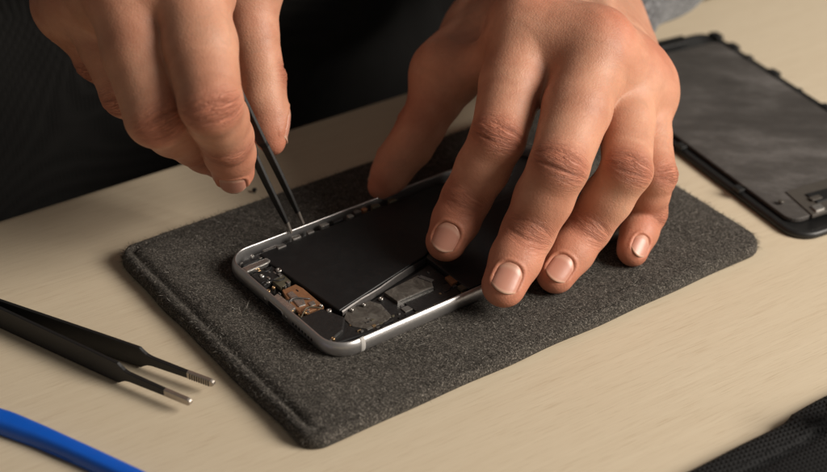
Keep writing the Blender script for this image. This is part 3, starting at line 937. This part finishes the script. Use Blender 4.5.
class Hand:
    def __init__(s, spec):
        s.spec = spec
        s.digits = {}; s.frames = []
        sc = spec['scale']
        R = dict(index=(11.2, 11.5, 9.6, 9.4, 8.6, 8.3, 7.1), middle=(11.6, 12.0, 10.1, 10.0, 9.1, 8.8, 7.6), ring=(10.2, 9.9, 8.7, 8.8, 8.1, 7.9, 6.8),
                 pinky=(9.2, 8.5, 7.5, 7.5, 6.9, 6.8, 5.9), thumb=(12.4, 10.6, 9.8, 9.5, 8.8, 8.0, 5.8))
        ts = spec.get('thumb_scale', 1.0); R['thumb'] = tuple(x * ts for x in R['thumb'])
        for name in ('index', 'middle', 'ring', 'pinky', 'thumb'):
            j = [np.asarray(x) * 1000 for x in spec[name]]
            r = [x * sc for x in R[name]]
            hint = np.asarray(spec['hint'][name], float)
            D_ = []
            for a, b in zip(j, j[1:]):
                u = nrm(b - a); D_.append(nrm(hint - u * (hint @ u)))
            pr = []
            if name == 'thumb':
                pts = [j[1], (j[1] + j[2]) / 2, j[2], j[2] + (j[3] - j[2]) * .30, j[2] + (j[3] - j[2]) * .55, j[2] + (j[3] - j[2]) * .8, j[3]]
                dd = [D_[1], D_[1], D_[1], D_[2], D_[2], D_[2], D_[2]]
            else:
                pts = [j[0], (j[0] + j[1]) / 2, j[1], (j[1] + j[2]) / 2, j[2], (j[2] + j[3]) / 2, j[3]]
                dd = [D_[0], D_[0], D_[0], D_[1], D_[1], D_[2], D_[2]]
            pts = [q - n * o for q, n, o in zip(pts, dd, (0, 1.0, 0, .8, 0, .6, .3))]
            for i in range(6):
                sq = (1.0, .96, .95, .95, .93, .90)[i]
                pr.append(Prim(pts[i], pts[i + 1], r[i], r[i + 1], dd[i + 1], sq))
            # knuckle bumps on the back, finger pads in front
            mid = 2 if name == 'thumb' else 1
            nb = nrm(D_[mid - 1] + D_[mid])
            ux = nrm(j[mid + 1] - j[mid - 1]); lat = np.cross(ux, nb)
            pr.append(Prim(j[mid] + nb * r[2] * .20 - lat * 2.4, j[mid] + nb * r[2] * .20 + lat * 2.4, r[2] * .66, r[2] * .66))
            if name != 'thumb':
                n2 = nrm(D_[1] + D_[2])
                pr.append(Prim(j[2] + n2 * r[4] * .25 - ux * 1.5, j[2] + n2 * r[4] * .25 + ux * 1.0, r[4] * .72, r[4] * .70))
            pad = j[3] - nrm(j[3] - j[2]) * r[6] * .55
            pr.append(Prim(pad - D_[2] * r[6] * .30, pad + nrm(j[2] - j[3]) * 4 - D_[2] * r[6] * .26, r[6] * .86, r[5] * .82))
            s.digits[name] = dict(j=j, r=r, D=D_, pr=pr, mid=mid)
            joints = [(2, 1.0)] if name == 'thumb' else [(1, 1.0), (2, .75)]
            for jj, amp in joints:
                u = nrm(nrm(j[jj + 1] - j[jj]) + nrm(j[jj] - j[jj - 1]))
                n = nrm(D_[jj - 1] + D_[jj]); n = nrm(n - u * (n @ u))
                s.frames.append((name, j[jj], u, n, np.cross(u, n), amp, r[2 if jj == mid else 4]))
        # palm
        W = np.asarray(spec['wrist']) * 1000
        jm = {k: v['j'] for k, v in s.digits.items()}
        mcp = {k: jm[k][0] for k in ('index', 'middle', 'ring', 'pinky')}
        fwd = nrm((mcp['middle'] + mcp['ring']) / 2 - W)
        across = mcp['index'] - mcp['pinky']; across = nrm(across - fwd * (across @ fwd))
        dors = np.cross(fwd, across)
        if dors @ np.asarray(spec['hint']['middle']) < 0: dors = -dors
        s.dors, s.across, s.fwd, s.W = dors, across, fwd, W
        off = dict(index=15, middle=5, ring=-6, pinky=-15)
        pal = []
        for k, o in off.items():
            c = W + across * o * sc + fwd * 6 + dors * 1.5
            kn = s.digits[k]['r'][0]
            Dk = s.digits[k]['D'][0]
            m = mcp[k]
            pal.append(Prim(c, m - dors * 1.2, 11.5 * sc, kn * .94, dors, .95))
            pal.append(Prim(c - dors * 7 * sc + fwd * 10, m - dors * 6.5 * sc - fwd * 8, 10 * sc, 8.6 * sc))
            pal.append(Prim(m + nrm(Dk + dors) * kn * .33 - fwd * 2.5, m + nrm(Dk + dors) * kn * .26 + nrm(jm[k][1] - m) * 3.5, kn * .70, kn * .64))
        # extensor tendons (faint ridges)
        s.tend = [Prim(W + across * off[k] * .35 + dors * 11.5 * sc + fwd * 18, mcp[k] + dors * s.digits[k]['r'][0] * .72 - fwd * 6, 1.6, 2.2) for k in ('index', 'middle', 'ring', 'pinky')]
        names = ['index', 'middle', 'ring', 'pinky']
        for wi, (a, b) in enumerate(zip(names, names[1:])):
            fa = fb = spec.get('web', (.34, .34, .34))[wi]
            pa_ = jm[a][0] + (jm[a][1] - jm[a][0]) * fa; pb_ = jm[b][0] + (jm[b][1] - jm[b][0]) * fb
            pal.append(Prim(pa_ - s.digits[a]['D'][0] * (4.5 + 1.2 * wi), pb_ - s.digits[b]['D'][0] * (4.5 + 1.2 * wi), 4.2 * sc, 4.0 * sc))
            for ff, rr, oo in spec.get('fill', ((-.05, 9.0, 1.2), (.12, 7.2, 2.0))):
                qa = mcp[a] + (jm[a][1] - mcp[a]) * ff; qb = mcp[b] + (jm[b][1] - mcp[b]) * ff
                pal.append(Prim(qa - dors * oo, qb - dors * oo, rr * sc, rr * .94 * sc))
            ca, cb = W + across * off[a] * sc + fwd * 6, W + across * off[b] * sc + fwd * 6
            pal.append(Prim((mcp[a] + mcp[b]) / 2 - dors * .5, (ca + cb) / 2 + dors * 1.0, 9.2 * sc, 10.0 * sc))
        # thumb base, its web and the heel of the hand
        t = jm['thumb']
        pal.append(Prim(t[0], t[1], 14.5 * sc, 12.0 * sc))
        pal.append(Prim(W + across * 12 * sc, t[0], 15 * sc, 14.5 * sc))
        pal.append(Prim(t[0] + (t[1] - t[0]) * .4, W + fwd * 34 - dors * 8 + across * 6, 14 * sc, 11 * sc))
        tw = spec.get('thumb_web', (.95, .62))
        pal.append(Prim(t[0] + (t[1] - t[0]) * tw[0], jm['index'][0] * tw[1] + (W + across * 15 * sc) * (1 - tw[1]), 7.0 * sc, 8.0 * sc))
        pal.append(Prim(t[0] + (t[1] - t[0]) * .55, jm['index'][0] * .3 + (W + across * 15 * sc) * .7, 9.0 * sc, 9.0 * sc))
        if 'web_fill' in spec:
            pal.append(Prim(t[1] + (t[2] - t[1]) * .25, jm['index'][0] + (jm['index'][1] - jm['index'][0]) * .12 - s.digits['index']['D'][0] * 4, 6.5 * sc, 6.0 * sc))
        pal.append(Prim(W - across * 15 * sc - dors * 5, mcp['pinky'] - dors * 7 - fwd * 10 + across * 3, 11.5 * sc, 8.5 * sc))
        # wrist and forearm
        E_ = np.asarray(spec['elbow']) * 1000
        ad = nrm(E_ - W); fe = W + ad * spec.get('arm', 95)
        pal.append(Prim(W + fwd * 8, W + ad * 22, 23 * sc, 22 * sc, dors, .70))
        pal.append(Prim(W + ad * 14, fe, 22.5 * sc, 30 * sc, dors, .80))
        ul = W - across * 16 * sc + ad * 12 + dors * 6
        pal.append(Prim(ul, ul + ad * 5, 8.5 * sc, 8 * sc))
        s.pal = pal; s.E_ = E_; s.fe = fe; s.ad = ad

    def sdf(s, p):
        pal = blend(s.pal, p, 10.0)
        tn = blend(s.tend, p, 1.0)
        pal = smin(pal, tn, 5.0)
        ds = [blend(s.digits[k]['pr'], p, 1.8) for k in s.digits]
        # digits keep a crease between one another, but flow into the palm
        out = pal
        kk = s.spec.get('kpalm', 4.0)
        mx = [smin(pal, d, kk) for d in ds]
        out = mx[0]
        for m in mx[1:]: out = smin(out, m, .8)
        return out

    def mesh(s, h=.55):
        allp = [q for v in s.digits.values() for q in v['pr']] + s.pal
        lo = np.min([np.minimum(q.a, q.b) - max(q.ra, q.rb) - 5 for q in allp], 0)
        hi = np.max([np.maximum(q.a, q.b) + max(q.ra, q.rb) + 5 for q in allp], 0)
        n = np.ceil((hi - lo) / h).astype(int) + 1
        B = 8
        nb = -(-n // B)
        n = nb * B
        # coarse pass
        ci = np.stack(np.meshgrid(*[np.arange(k) for k in nb], indexing='ij'), -1).reshape(-1, 3)
        cp = lo + (ci * B + (B - 1) / 2) * h
        cd = s.sdf(cp)
        act = ci[np.abs(cd) < B * h * .87 * 1.35 + 1.2]
        F = np.repeat(np.repeat(np.repeat(cd.reshape(nb).astype(np.float32), B, 0), B, 1), B, 2)
        loc_ = np.stack(np.meshgrid(*[np.arange(B)] * 3, indexing='ij'), -1).reshape(-1, 3)
        for k in range(0, len(act), 400):
            idx = (act[k:k + 400, None] * B + loc_[None]).reshape(-1, 3)
            d = s.sdf(lo + idx * h)
            F[idx[:, 0], idx[:, 1], idx[:, 2]] = d
        # naive surface nets
        S = F < 0
        c = np.zeros(np.array(S.shape) - 1, np.int8)
        for dx in (0, 1):
            for dy in (0, 1):
                for dz in (0, 1):
                    c += S[dx:S.shape[0] - 1 + dx, dy:S.shape[1] - 1 + dy, dz:S.shape[2] - 1 + dz]
        cells = np.argwhere((c > 0) & (c < 8))
        vid = np.full(c.shape, -1, np.int32); vid[tuple(cells.T)] = np.arange(len(cells))
        acc = np.zeros((len(cells), 3)); cnt = np.zeros(len(cells))
        cor = [np.array(x) for x in ((0, 0, 0), (1, 0, 0), (0, 1, 0), (1, 1, 0), (0, 0, 1), (1, 0, 1), (0, 1, 1), (1, 1, 1))]
        for i, j in ((0, 1), (2, 3), (4, 5), (6, 7), (0, 2), (1, 3), (4, 6), (5, 7), (0, 4), (1, 5), (2, 6), (3, 7)):
            a, b = cells + cor[i], cells + cor[j]
            fa, fb = F[tuple(a.T)], F[tuple(b.T)]
            m = (fa < 0) != (fb < 0)
            t = np.where(m, fa / np.where(fa - fb == 0, 1, fa - fb), 0)
            acc += np.where(m[:, None], a + (b - a) * t[:, None], 0); cnt += m
        V = lo + acc / cnt[:, None] * h
        quads = []
        for ax in range(3):
            a = np.argwhere(S != np.roll(S, -1, ax))
            a = a[(a[:, ax] < S.shape[ax] - 1)]
            o1, o2 = [np.eye(3, dtype=int)[k] for k in ((ax + 1) % 3, (ax + 2) % 3)]
            a = a[(a[:, (ax + 1) % 3] > 0) & (a[:, (ax + 2) % 3] > 0) & (a[:, (ax + 1) % 3] < S.shape[(ax + 1) % 3] - 1) & (a[:, (ax + 2) % 3] < S.shape[(ax + 2) % 3] - 1)]
            q = np.stack([vid[tuple((a - o1 - o2).T)], vid[tuple((a - o2).T)], vid[tuple(a.T)], vid[tuple((a - o1).T)]], 1)
            fl_ = S[tuple(a.T)]
            q[~fl_] = q[~fl_][:, ::-1]
            quads.append(q)
        Q = np.concatenate(quads); Q = Q[(Q >= 0).all(1)]
        # settle the vertices on the surface
        for _ in range(2):
            d0 = s.sdf(V); g = s.grad(V, d0)
            V = V - g * np.clip(d0, -.4, .4)[:, None]
        g = s.grad(V, s.sdf(V))
        return V, Q, g

    def grad(s, V, d0, e=.35):
        g = np.stack([s.sdf(V + np.eye(3)[i] * e) - s.sdf(V - np.eye(3)[i] * e) for i in range(3)], 1)
        return g / (np.linalg.norm(g, axis=1)[:, None] + 1e-9)

    def nail_frame(s, k):
        d = s.digits[k]; j, r, D_ = d['j'], d['r'], d['D']
        u = nrm(j[3] - j[2]); n = nrm(D_[2]); n = nrm(n - u * (n @ u))
        tw = s.spec.get('nail_turn', {}).get(k, 0)
        l = np.cross(u, n)
        n2 = n * math.cos(tw) + l * math.sin(tw); l2 = np.cross(u, n2)
        w = dict(index=9.2, middle=9.5, ring=8.8, pinky=7.0, thumb=11.5)[k] * s.spec['scale']
        ln = dict(index=9.8, middle=10.6, ring=9.8, pinky=8.2, thumb=12.0)[k] * s.spec['scale']
        end = r[6] * (.62 if k != 'thumb' else .25)
        return j[3], u, n2, l2, w, ln, end

    def details(s, V, N):
        """creases, knuckle colour and nail beds"""
        n = len(V)
        crease = np.zeros((n, 3)); red = np.zeros(n); pale = np.zeros(n); groove = np.zeros(n); disp = np.zeros(n)
        names = list(s.digits)
        dist = np.stack([np.min([np.where(((V - q.c) ** 2).sum(1) < (q.R + 12) ** 2, q(V), 50) for q in s.digits[k]['pr']], 0) for k in names])
        own = dist.argmin(0)
        best = np.zeros(n)
        for name, J, u, nn, lat, amp, r in s.frames:
            rel = V - J; a = rel @ u; t = rel @ lat; h = rel @ nn
            m = (own == names.index(name)) * np.clip((h / r - .05) / .5, 0, 1) * np.exp(-(a / (r * .62)) ** 2) * amp
            m = m * np.exp(-(t / (r * .95)) ** 4)
            # folds gather towards the sides like an eye
            sc_ = a / (1.0 - .38 * np.clip(t / (r * .95), -1, 1) ** 2)
            up = m > best; best = np.where(up, m, best)
            crease[up, 0] = sc_[up]; crease[up, 1] = t[up]; crease[up, 2] = m[up]
            red += .8 * amp * (own == names.index(name)) * np.clip((h / r - .1) / .6, 0, 1) * np.exp(-(a / (r * .85)) ** 2)
            ph = vnoise(V, .35, 11)
            eye = 1 - .6 * np.clip(t / (r * .9), -1, 1) ** 2
            for s0, wd, dp in ((-3.3, .62, .46), (-1.2, .5, .20), (.7, .5, .18), (2.7, .62, .42), (4.9, .8, .18), (-5.4, .8, .18)):
                ce = s0 * r / 9 * (eye if abs(s0) > 2 else 1) + .5 * vnoise(V, .5, 5)
                gl = m * amp * (dp / .46) * np.clip(.75 + .6 * vnoise(V, .40, int(40 + s0 * 3)), 0, 1.4) * np.exp(-((a - ce) / (wd * .8)) ** 2); groove = np.maximum(groove, gl)
                disp -= m * dp * 1.25 * amp * np.clip(.75 + .6 * vnoise(V, .40, int(40 + s0 * 3)), 0, 1.4) * np.exp(-((a - ce) / wd) ** 2)
            disp += m * .22 * np.exp(-(a / (r * .28)) ** 2 - (t / (r * .5)) ** 2)
        for k in names:
            d = s.digits[k]; J = d['j'][0 if k != 'thumb' else 1]; r = d['r'][0]
            b = np.exp(-(((V - (J + s.dors * r * .8)) ** 2).sum(1)) / (r * .85) ** 2)
            red += 1.0 * b * (k != 'thumb')
            disp += .22 * b * vnoise(V, .9, 8)
            tp = d['j'][3]
            red += .85 * (own == names.index(k)) * np.exp(-((V - tp) ** 2).sum(1) / (d['r'][6] * 1.7) ** 2)
            if k in s.spec['nails']:
                J, u, n2, l2, w, ln, end = s.nail_frame(k)
                rel = V - J; a = rel @ u; t = rel @ l2; h = rel @ n2
                x = t / (w / 2); y = (a - (end - ln / 2)) / (ln / 2)
                e = (np.abs(x) ** 3.0 + np.abs(y) ** 3.0) ** (1 / 3.0)
                mk = (own == names.index(k)) & (h > 0)
                inside = np.clip((1.0 - e) / .10, 0, 1)
                rim = np.exp(-((e - 1.13) / .10) ** 2) * np.clip((.9 - y) / .5, 0, 1)
                disp += np.where(mk, -.75 * inside + .34 * rim, 0)
        # pale stretch on top of the long bones
        pale = np.clip(1 - red * 1.6, 0, 1) * (.5 + .5 * vnoise(V, .12, 21))
        # faint veins on the back of the hand
        bk = np.clip(N @ s.dors, 0, 1) * np.exp(-np.maximum(dist.min(0), 0) * 0)
        disp += .10 * vnoise(V, .33, 31) * (dist.min(0) > 2)
        return V + N * disp[:, None], dict(crease=crease, redness=np.clip(red, 0, 1.2), pale=np.clip(pale, 0, 1), groove=np.clip(groove, 0, 1))

    def nail(s, k):
        J, u, n2, l2, w, ln, end = s.nail_frame(k)
        pr = s.digits[k]['pr']
        nu, nv = 17, 19
        uu, vv = np.meshgrid(np.linspace(-1, 1, nu), np.linspace(0, 1, nv), indexing='ij')
        uu, vv = uu.ravel(), vv.ravel()
        a0 = end - ln
        a = a0 + vv * (ln + .35) - (np.abs(uu) ** 2.2) * (2.4 * np.clip((vv - .55) / .45, 0, 1)) + (np.abs(uu) ** 2.4) * 2.4 * np.clip((.45 - vv) / .45, 0, 1)
        t = uu * w / 2 * (.985 - .06 * (1 - vv))
        ac = np.minimum(a, end - 1.6)
        p = J + ac[:, None] * u + t[:, None] * l2 + n2 * 16
        for _ in range(40):
            d = blend(pr, p, 2.6); p = p - n2 * (d * .7)[:, None]
        hgt = (p - J) @ n2
        hc = hgt.reshape(nu, nv)
        # a nail is stiffer than the flesh: straighten along, keep its arch across
        hs = hc.copy()
        for i in range(nu):
            k_ = np.polyfit(vv.reshape(nu, nv)[i, 2:14], hc[i, 2:14], 2)
            if k_[0] > 0: k_ = np.concatenate([[0], np.polyfit(vv.reshape(nu, nv)[i, 2:14], hc[i, 2:14], 1)])
            hs[i] = np.maximum(np.polyval(k_, vv.reshape(nu, nv)[i]), hc[i] - .1)
        sl = (hs[:, -1] - hs[:, 11])[:, None]
        hh = hs.ravel() - .30 + .30 * np.clip(vv / .2, 0, 1) * np.clip((1 - np.abs(uu)) / .18, 0, 1)
        hh += -.10 * np.clip((vv - .8) / .2, 0, 1)
        P_ = J + a[:, None] * u + t[:, None] * l2 + n2 * hh[:, None]
        idx = np.arange(nu * nv).reshape(nu, nv)
        F_ = [(idx[i, j], idx[i + 1, j], idx[i + 1, j + 1], idx[i, j + 1]) for i in range(nu - 1) for j in range(nv - 1)]
        top = P_; bot = P_ - n2 * .55
        m = len(P_)
        V = np.concatenate([top, bot])
        Fs = [tuple(int(x) for x in f) for f in F_] + [tuple(int(x) + m for x in f[::-1]) for f in F_]
        ring = [idx[i, 0] for i in range(nu)] + [idx[-1, j] for j in range(1, nv)] + [idx[i, -1] for i in range(nu - 2, -1, -1)] + [idx[0, j] for j in range(nv - 2, 0, -1)]
        for i in range(len(ring)):
            x, y = int(ring[i]), int(ring[(i + 1) % len(ring)])
            Fs.append((x, x + m, y + m, y))
        return V, Fs, np.concatenate([vv, vv]), np.concatenate([uu, uu])


# left hand (steadies the phone): joints from the base of the finger to its tip
def finger(tip, dip, pip, mcp_px, L):
    t, d, p = P(*tip), P(*dip), P(*pip)
    return [far_step(p, *mcp_px, L), p, d, t]


LEFT = dict(
    scale=.98, thumb_scale=.93,
    index=finger((446, 241, .0205), (466, 199, .0315), (498, 138, .053), (527, 28), .046),
    middle=finger((504, 285, .0180), (528, 232, .0285), (559, 166, .052), (596, 50), .050),
    ring=finger((556, 274, .0132), (588, 228, .0225), (627, 170, .045), (629, 76), .045),
    pinky=finger((633, 250, .0120), (648, 212, .0185), (656, 175, .035), (644, 91), .036),
    thumb=[P(512, 6, .048), P(445, 72, .050), P(421, 127, .034), P(381, 185, .0150)],
    wrist=P(570, -30, .050), elbow=P(570, -30, .050) + np.array([.125, .22, .02]),
    hint=dict(index=(.12, -.35, .9), middle=(.20, -.35, .9), ring=(.30, -.35, .9), pinky=(.55, -.3, .75), thumb=(-.55, .75, .25)),
    nails=('index', 'middle', 'ring', 'pinky', 'thumb'), nail_turn=dict(), web=(.44, .34, .30), web_fill=1, arm=95)

RIGHT = dict(
    scale=1.02, thumb_scale=.86,
    index=[D(188, -14, 0.5120), D(211, 104, 0.4930), D(226, 137, .5170), D(233, 172, .5350)],
    middle=[D(122, -14, 0.5180), D(157, 115, 0.5050), D(196, 139, 0.5390), D(222, 158, 0.5550)],
    ring=[D(86, -6, 0.5460), D(127, 92, 0.5430), D(163, 119, 0.5600), D(190, 132, 0.5710)],
    pinky=[D(66, 6, 0.5630), D(97, 60, 0.5680), D(129, 90, 0.5800), D(149, 106, 0.5900)],
    thumb=[D(200, -125, 0.5700), D(248, -14, 0.5680), D(262, 80, 0.5610), D(273, 141, 0.5585)],
    wrist=D(112, -245, 0.6130), elbow=D(112, -245, 0.6130) + np.array([-.10, .20, .09]),
    hint=dict(index=(0, -.75, .65), middle=(-.15, -.75, .62), ring=(-.4, -.65, .62), pinky=(-.55, -.55, .6), thumb=(.70, .65, .25)),
    nails=('index', 'middle', 'thumb'), nail_turn=dict(), fill=((-.08, 8.4, 3.0), (.08, 5.0, 6.0)), web=(.14, .24, .28), kpalm=4.0, arm=95)


def build_person():
    ctr = e0 + en * .24 + eu * .09
    root = empty('person', (ctr[0], ctr[1], -.745))
    Vs, Qs, at, k = [], [], {}, 0
    hands = []
    for spec in (LEFT, RIGHT):
        hd = Hand(spec); V, Q, N = hd.mesh(spec.get('h', HAND_H)); V, A = hd.details(V, N)
        Vs.append(V / 1000); Qs.append(Q + k); k += len(V)
        for q, a in A.items(): at.setdefault(q, []).append(a)
        hands.append(hd)
    V = np.concatenate(Vs); Q = np.concatenate(Qs)
    body = mesh_obj('body', V, Q, M['skin'], root, attrs={q: np.concatenate(a) for q, a in at.items()})
    for hd in hands:
        for kname in hd.spec['nails']:
            v, f, al, ac_ = hd.nail(kname)
            fix_normals(mesh_obj('fingernail', v / 1000, f, M['nail'], body, attrs={'along': al, 'across': ac_}))
    # sleeves: cuff to shoulder, with soft folds
    for hd, sg, cuff0 in ((hands[0], 1, -.024), (hands[1], -1, .045)):
        W = hd.W / 1000; ad = hd.ad; E_ = hd.E_ / 1000
        sh = ctr + eu * sg * .17 - en * .02 + np.array([0, 0, .33])
        ac = hd.across; pts = []
        for i in range(90):
            t = i / 89
            if t < .45: pts.append(W + ad * cuff0 + (E_ - W - ad * cuff0) * (t / .45))
            else:
                q = (t - .45) / .55; pts.append(E_ + (sh - E_) * q + (np.array([0, 0, -.03]) + eu * sg * .03) * math.sin(q * math.pi))
        rings = []
        for i, p in enumerate(pts):
            t = i / 89; tg = nrm(pts[min(i + 1, 89)] - pts[max(i - 1, 0)])
            x = nrm(ac - tg * (ac @ tg)); y = np.cross(tg, x)
            r = np.interp(t, [0, .03, .1, .4, .7, 1], [.043, .0445, .046, .050, .056, .066]) * (.985 if i == 0 else 1)
            ring = []
            for j in range(48):
                a = 2 * math.pi * j / 48
                w = .0022 * math.sin(i * .75 + 2 * math.sin(a + .4) + .8) * min(1, i / 6) + .0013 * math.sin(i * .37 + 3 * a)
                rib = .0005 * math.sin(a * 24) if i < 7 else 0
                ring.append(p + (x * math.cos(a) + y * math.sin(a) * .86) * (r + w + rib))
            rings.append(ring)
        V_, F_ = sweep(rings, cap=False)
        o = fix_normals(mesh_obj('sleeve', V_, F_, M['knit'], root))
        m = o.modifiers.new('thick', 'SOLIDIFY'); m.thickness = .002; m.offset = -1
    # torso in a dark apron, lap and legs of the seated person
    rings = []
    zs = np.linspace(-.30, .46, 60)
    for z in zs:
        wx = np.interp(z, [-.30, -.18, 0, .15, .30, .40, .46], [.19, .185, .165, .18, .205, .15, .07]); wy = np.interp(z, [-.30, -.18, 0, .15, .30, .40, .46], [.13, .13, .115, .12, .12, .09, .06])
        ring = []
        for j in range(96):
            a = 2 * math.pi * j / 96
            f = .006 * math.sin(3 * a + z * 22 + 1.5 * math.sin(z * 13)) + .004 * math.sin(7 * a - z * 40 + 2) + .003 * math.sin(z * 75 + 4 * math.sin(a * 2))
            ring.append(ctr + eu * math.cos(a) * (wx + f) + en * math.sin(a) * (wy + f) + np.array([0, 0, z]))
        rings.append(ring)
    V_, F_ = sweep(rings); fix_normals(mesh_obj('shirt', V_, F_, M['shirt'], root))
    for sg in (-1, 1):
        hip = ctr + eu * sg * .095 + np.array([0, 0, -.21]); knee = hip - en * .40 + eu * sg * .06 + np.array([0, 0, .015]); foot = knee + np.array([0, 0, -.46]) + en * .03
        pts = [hip + (knee - hip) * i / 20 for i in range(21)] + [knee + (foot - knee) * i / 20 for i in range(1, 21)]
        rings = []
        for i, p in enumerate(pts):
            tg = nrm(pts[min(i + 2, 40)] - pts[max(i - 2, 0)]); x = nrm(eu - tg * (eu @ tg)); y = np.cross(tg, x)
            r = np.interp(i, [0, 20, 40], [.092, .068, .052])
            rings.append([p + (x * math.cos(a) + y * math.sin(a)) * (r + .003 * math.sin(i * 1.1 + 3 * math.sin(a))) for a in [2 * math.pi * j / 40 for j in range(40)]])
        V_, F_ = sweep(rings); fix_normals(mesh_obj('trouser_leg', V_, F_, M['trousers'], root))
    tag(root, 'person in dark clothes with grey sleeves, holding tweezers and pressing down the phone', 'person')
    return hands


HAND_H = .55
HANDS = build_person()

# ------------------------------------------------------------------ light
def area(name, loc_, target, size, power, color, size_y=None):
    l = bpy.data.lights.new(name, 'AREA'); l.energy = power; l.color = color; l.size = size
    if size_y: l.shape = 'RECTANGLE'; l.size_y = size_y
    o = bpy.data.objects.new(name, l); COL.objects.link(o); o.location = loc_
    o.rotation_euler = (Vector(target) - Vector(loc_)).to_track_quat('-Z', 'Y').to_euler()
    return o


area('softbox_lamp', (.97, .22, .64), (.03, .45, .0), .54, 22.3, (1.0, .925, .83))
wd = bpy.data.worlds.new('World'); SC.world = wd; wd.use_nodes = True
bg = wd.node_tree.nodes['Background']; bg.inputs['Color'].default_value = (1.0, .90, .80, 1); bg.inputs['Strength'].default_value = .11

# ------------------------------------------------------------------ camera
cam = bpy.data.cameras.new('Camera'); co = bpy.data.objects.new('Camera', cam); COL.objects.link(co)
mw = Matrix(((RT[0], UP[0], -FW[0], EYE[0]), (RT[1], UP[1], -FW[1], EYE[1]), (RT[2], UP[2], -FW[2], EYE[2]), (0, 0, 0, 1)))
co.matrix_world = mw
cam.sensor_width = 36; cam.lens = 36 * F_PX / PW; cam.clip_start = .01; cam.clip_end = 30
cam.dof.use_dof = True
foc = P(420, 292, .012)
cam.dof.focus_distance = float((foc - EYE) @ FW); cam.dof.aperture_fstop = 9.0; cam.dof.aperture_blades = 0
SC.camera = co
SC.render.engine = 'CYCLES'
SC.cycles.use_denoising = True
SC.view_settings.view_transform = 'Standard'; SC.view_settings.look = 'None'
SC.view_settings.exposure = 0.0; SC.view_settings.gamma = 1.0
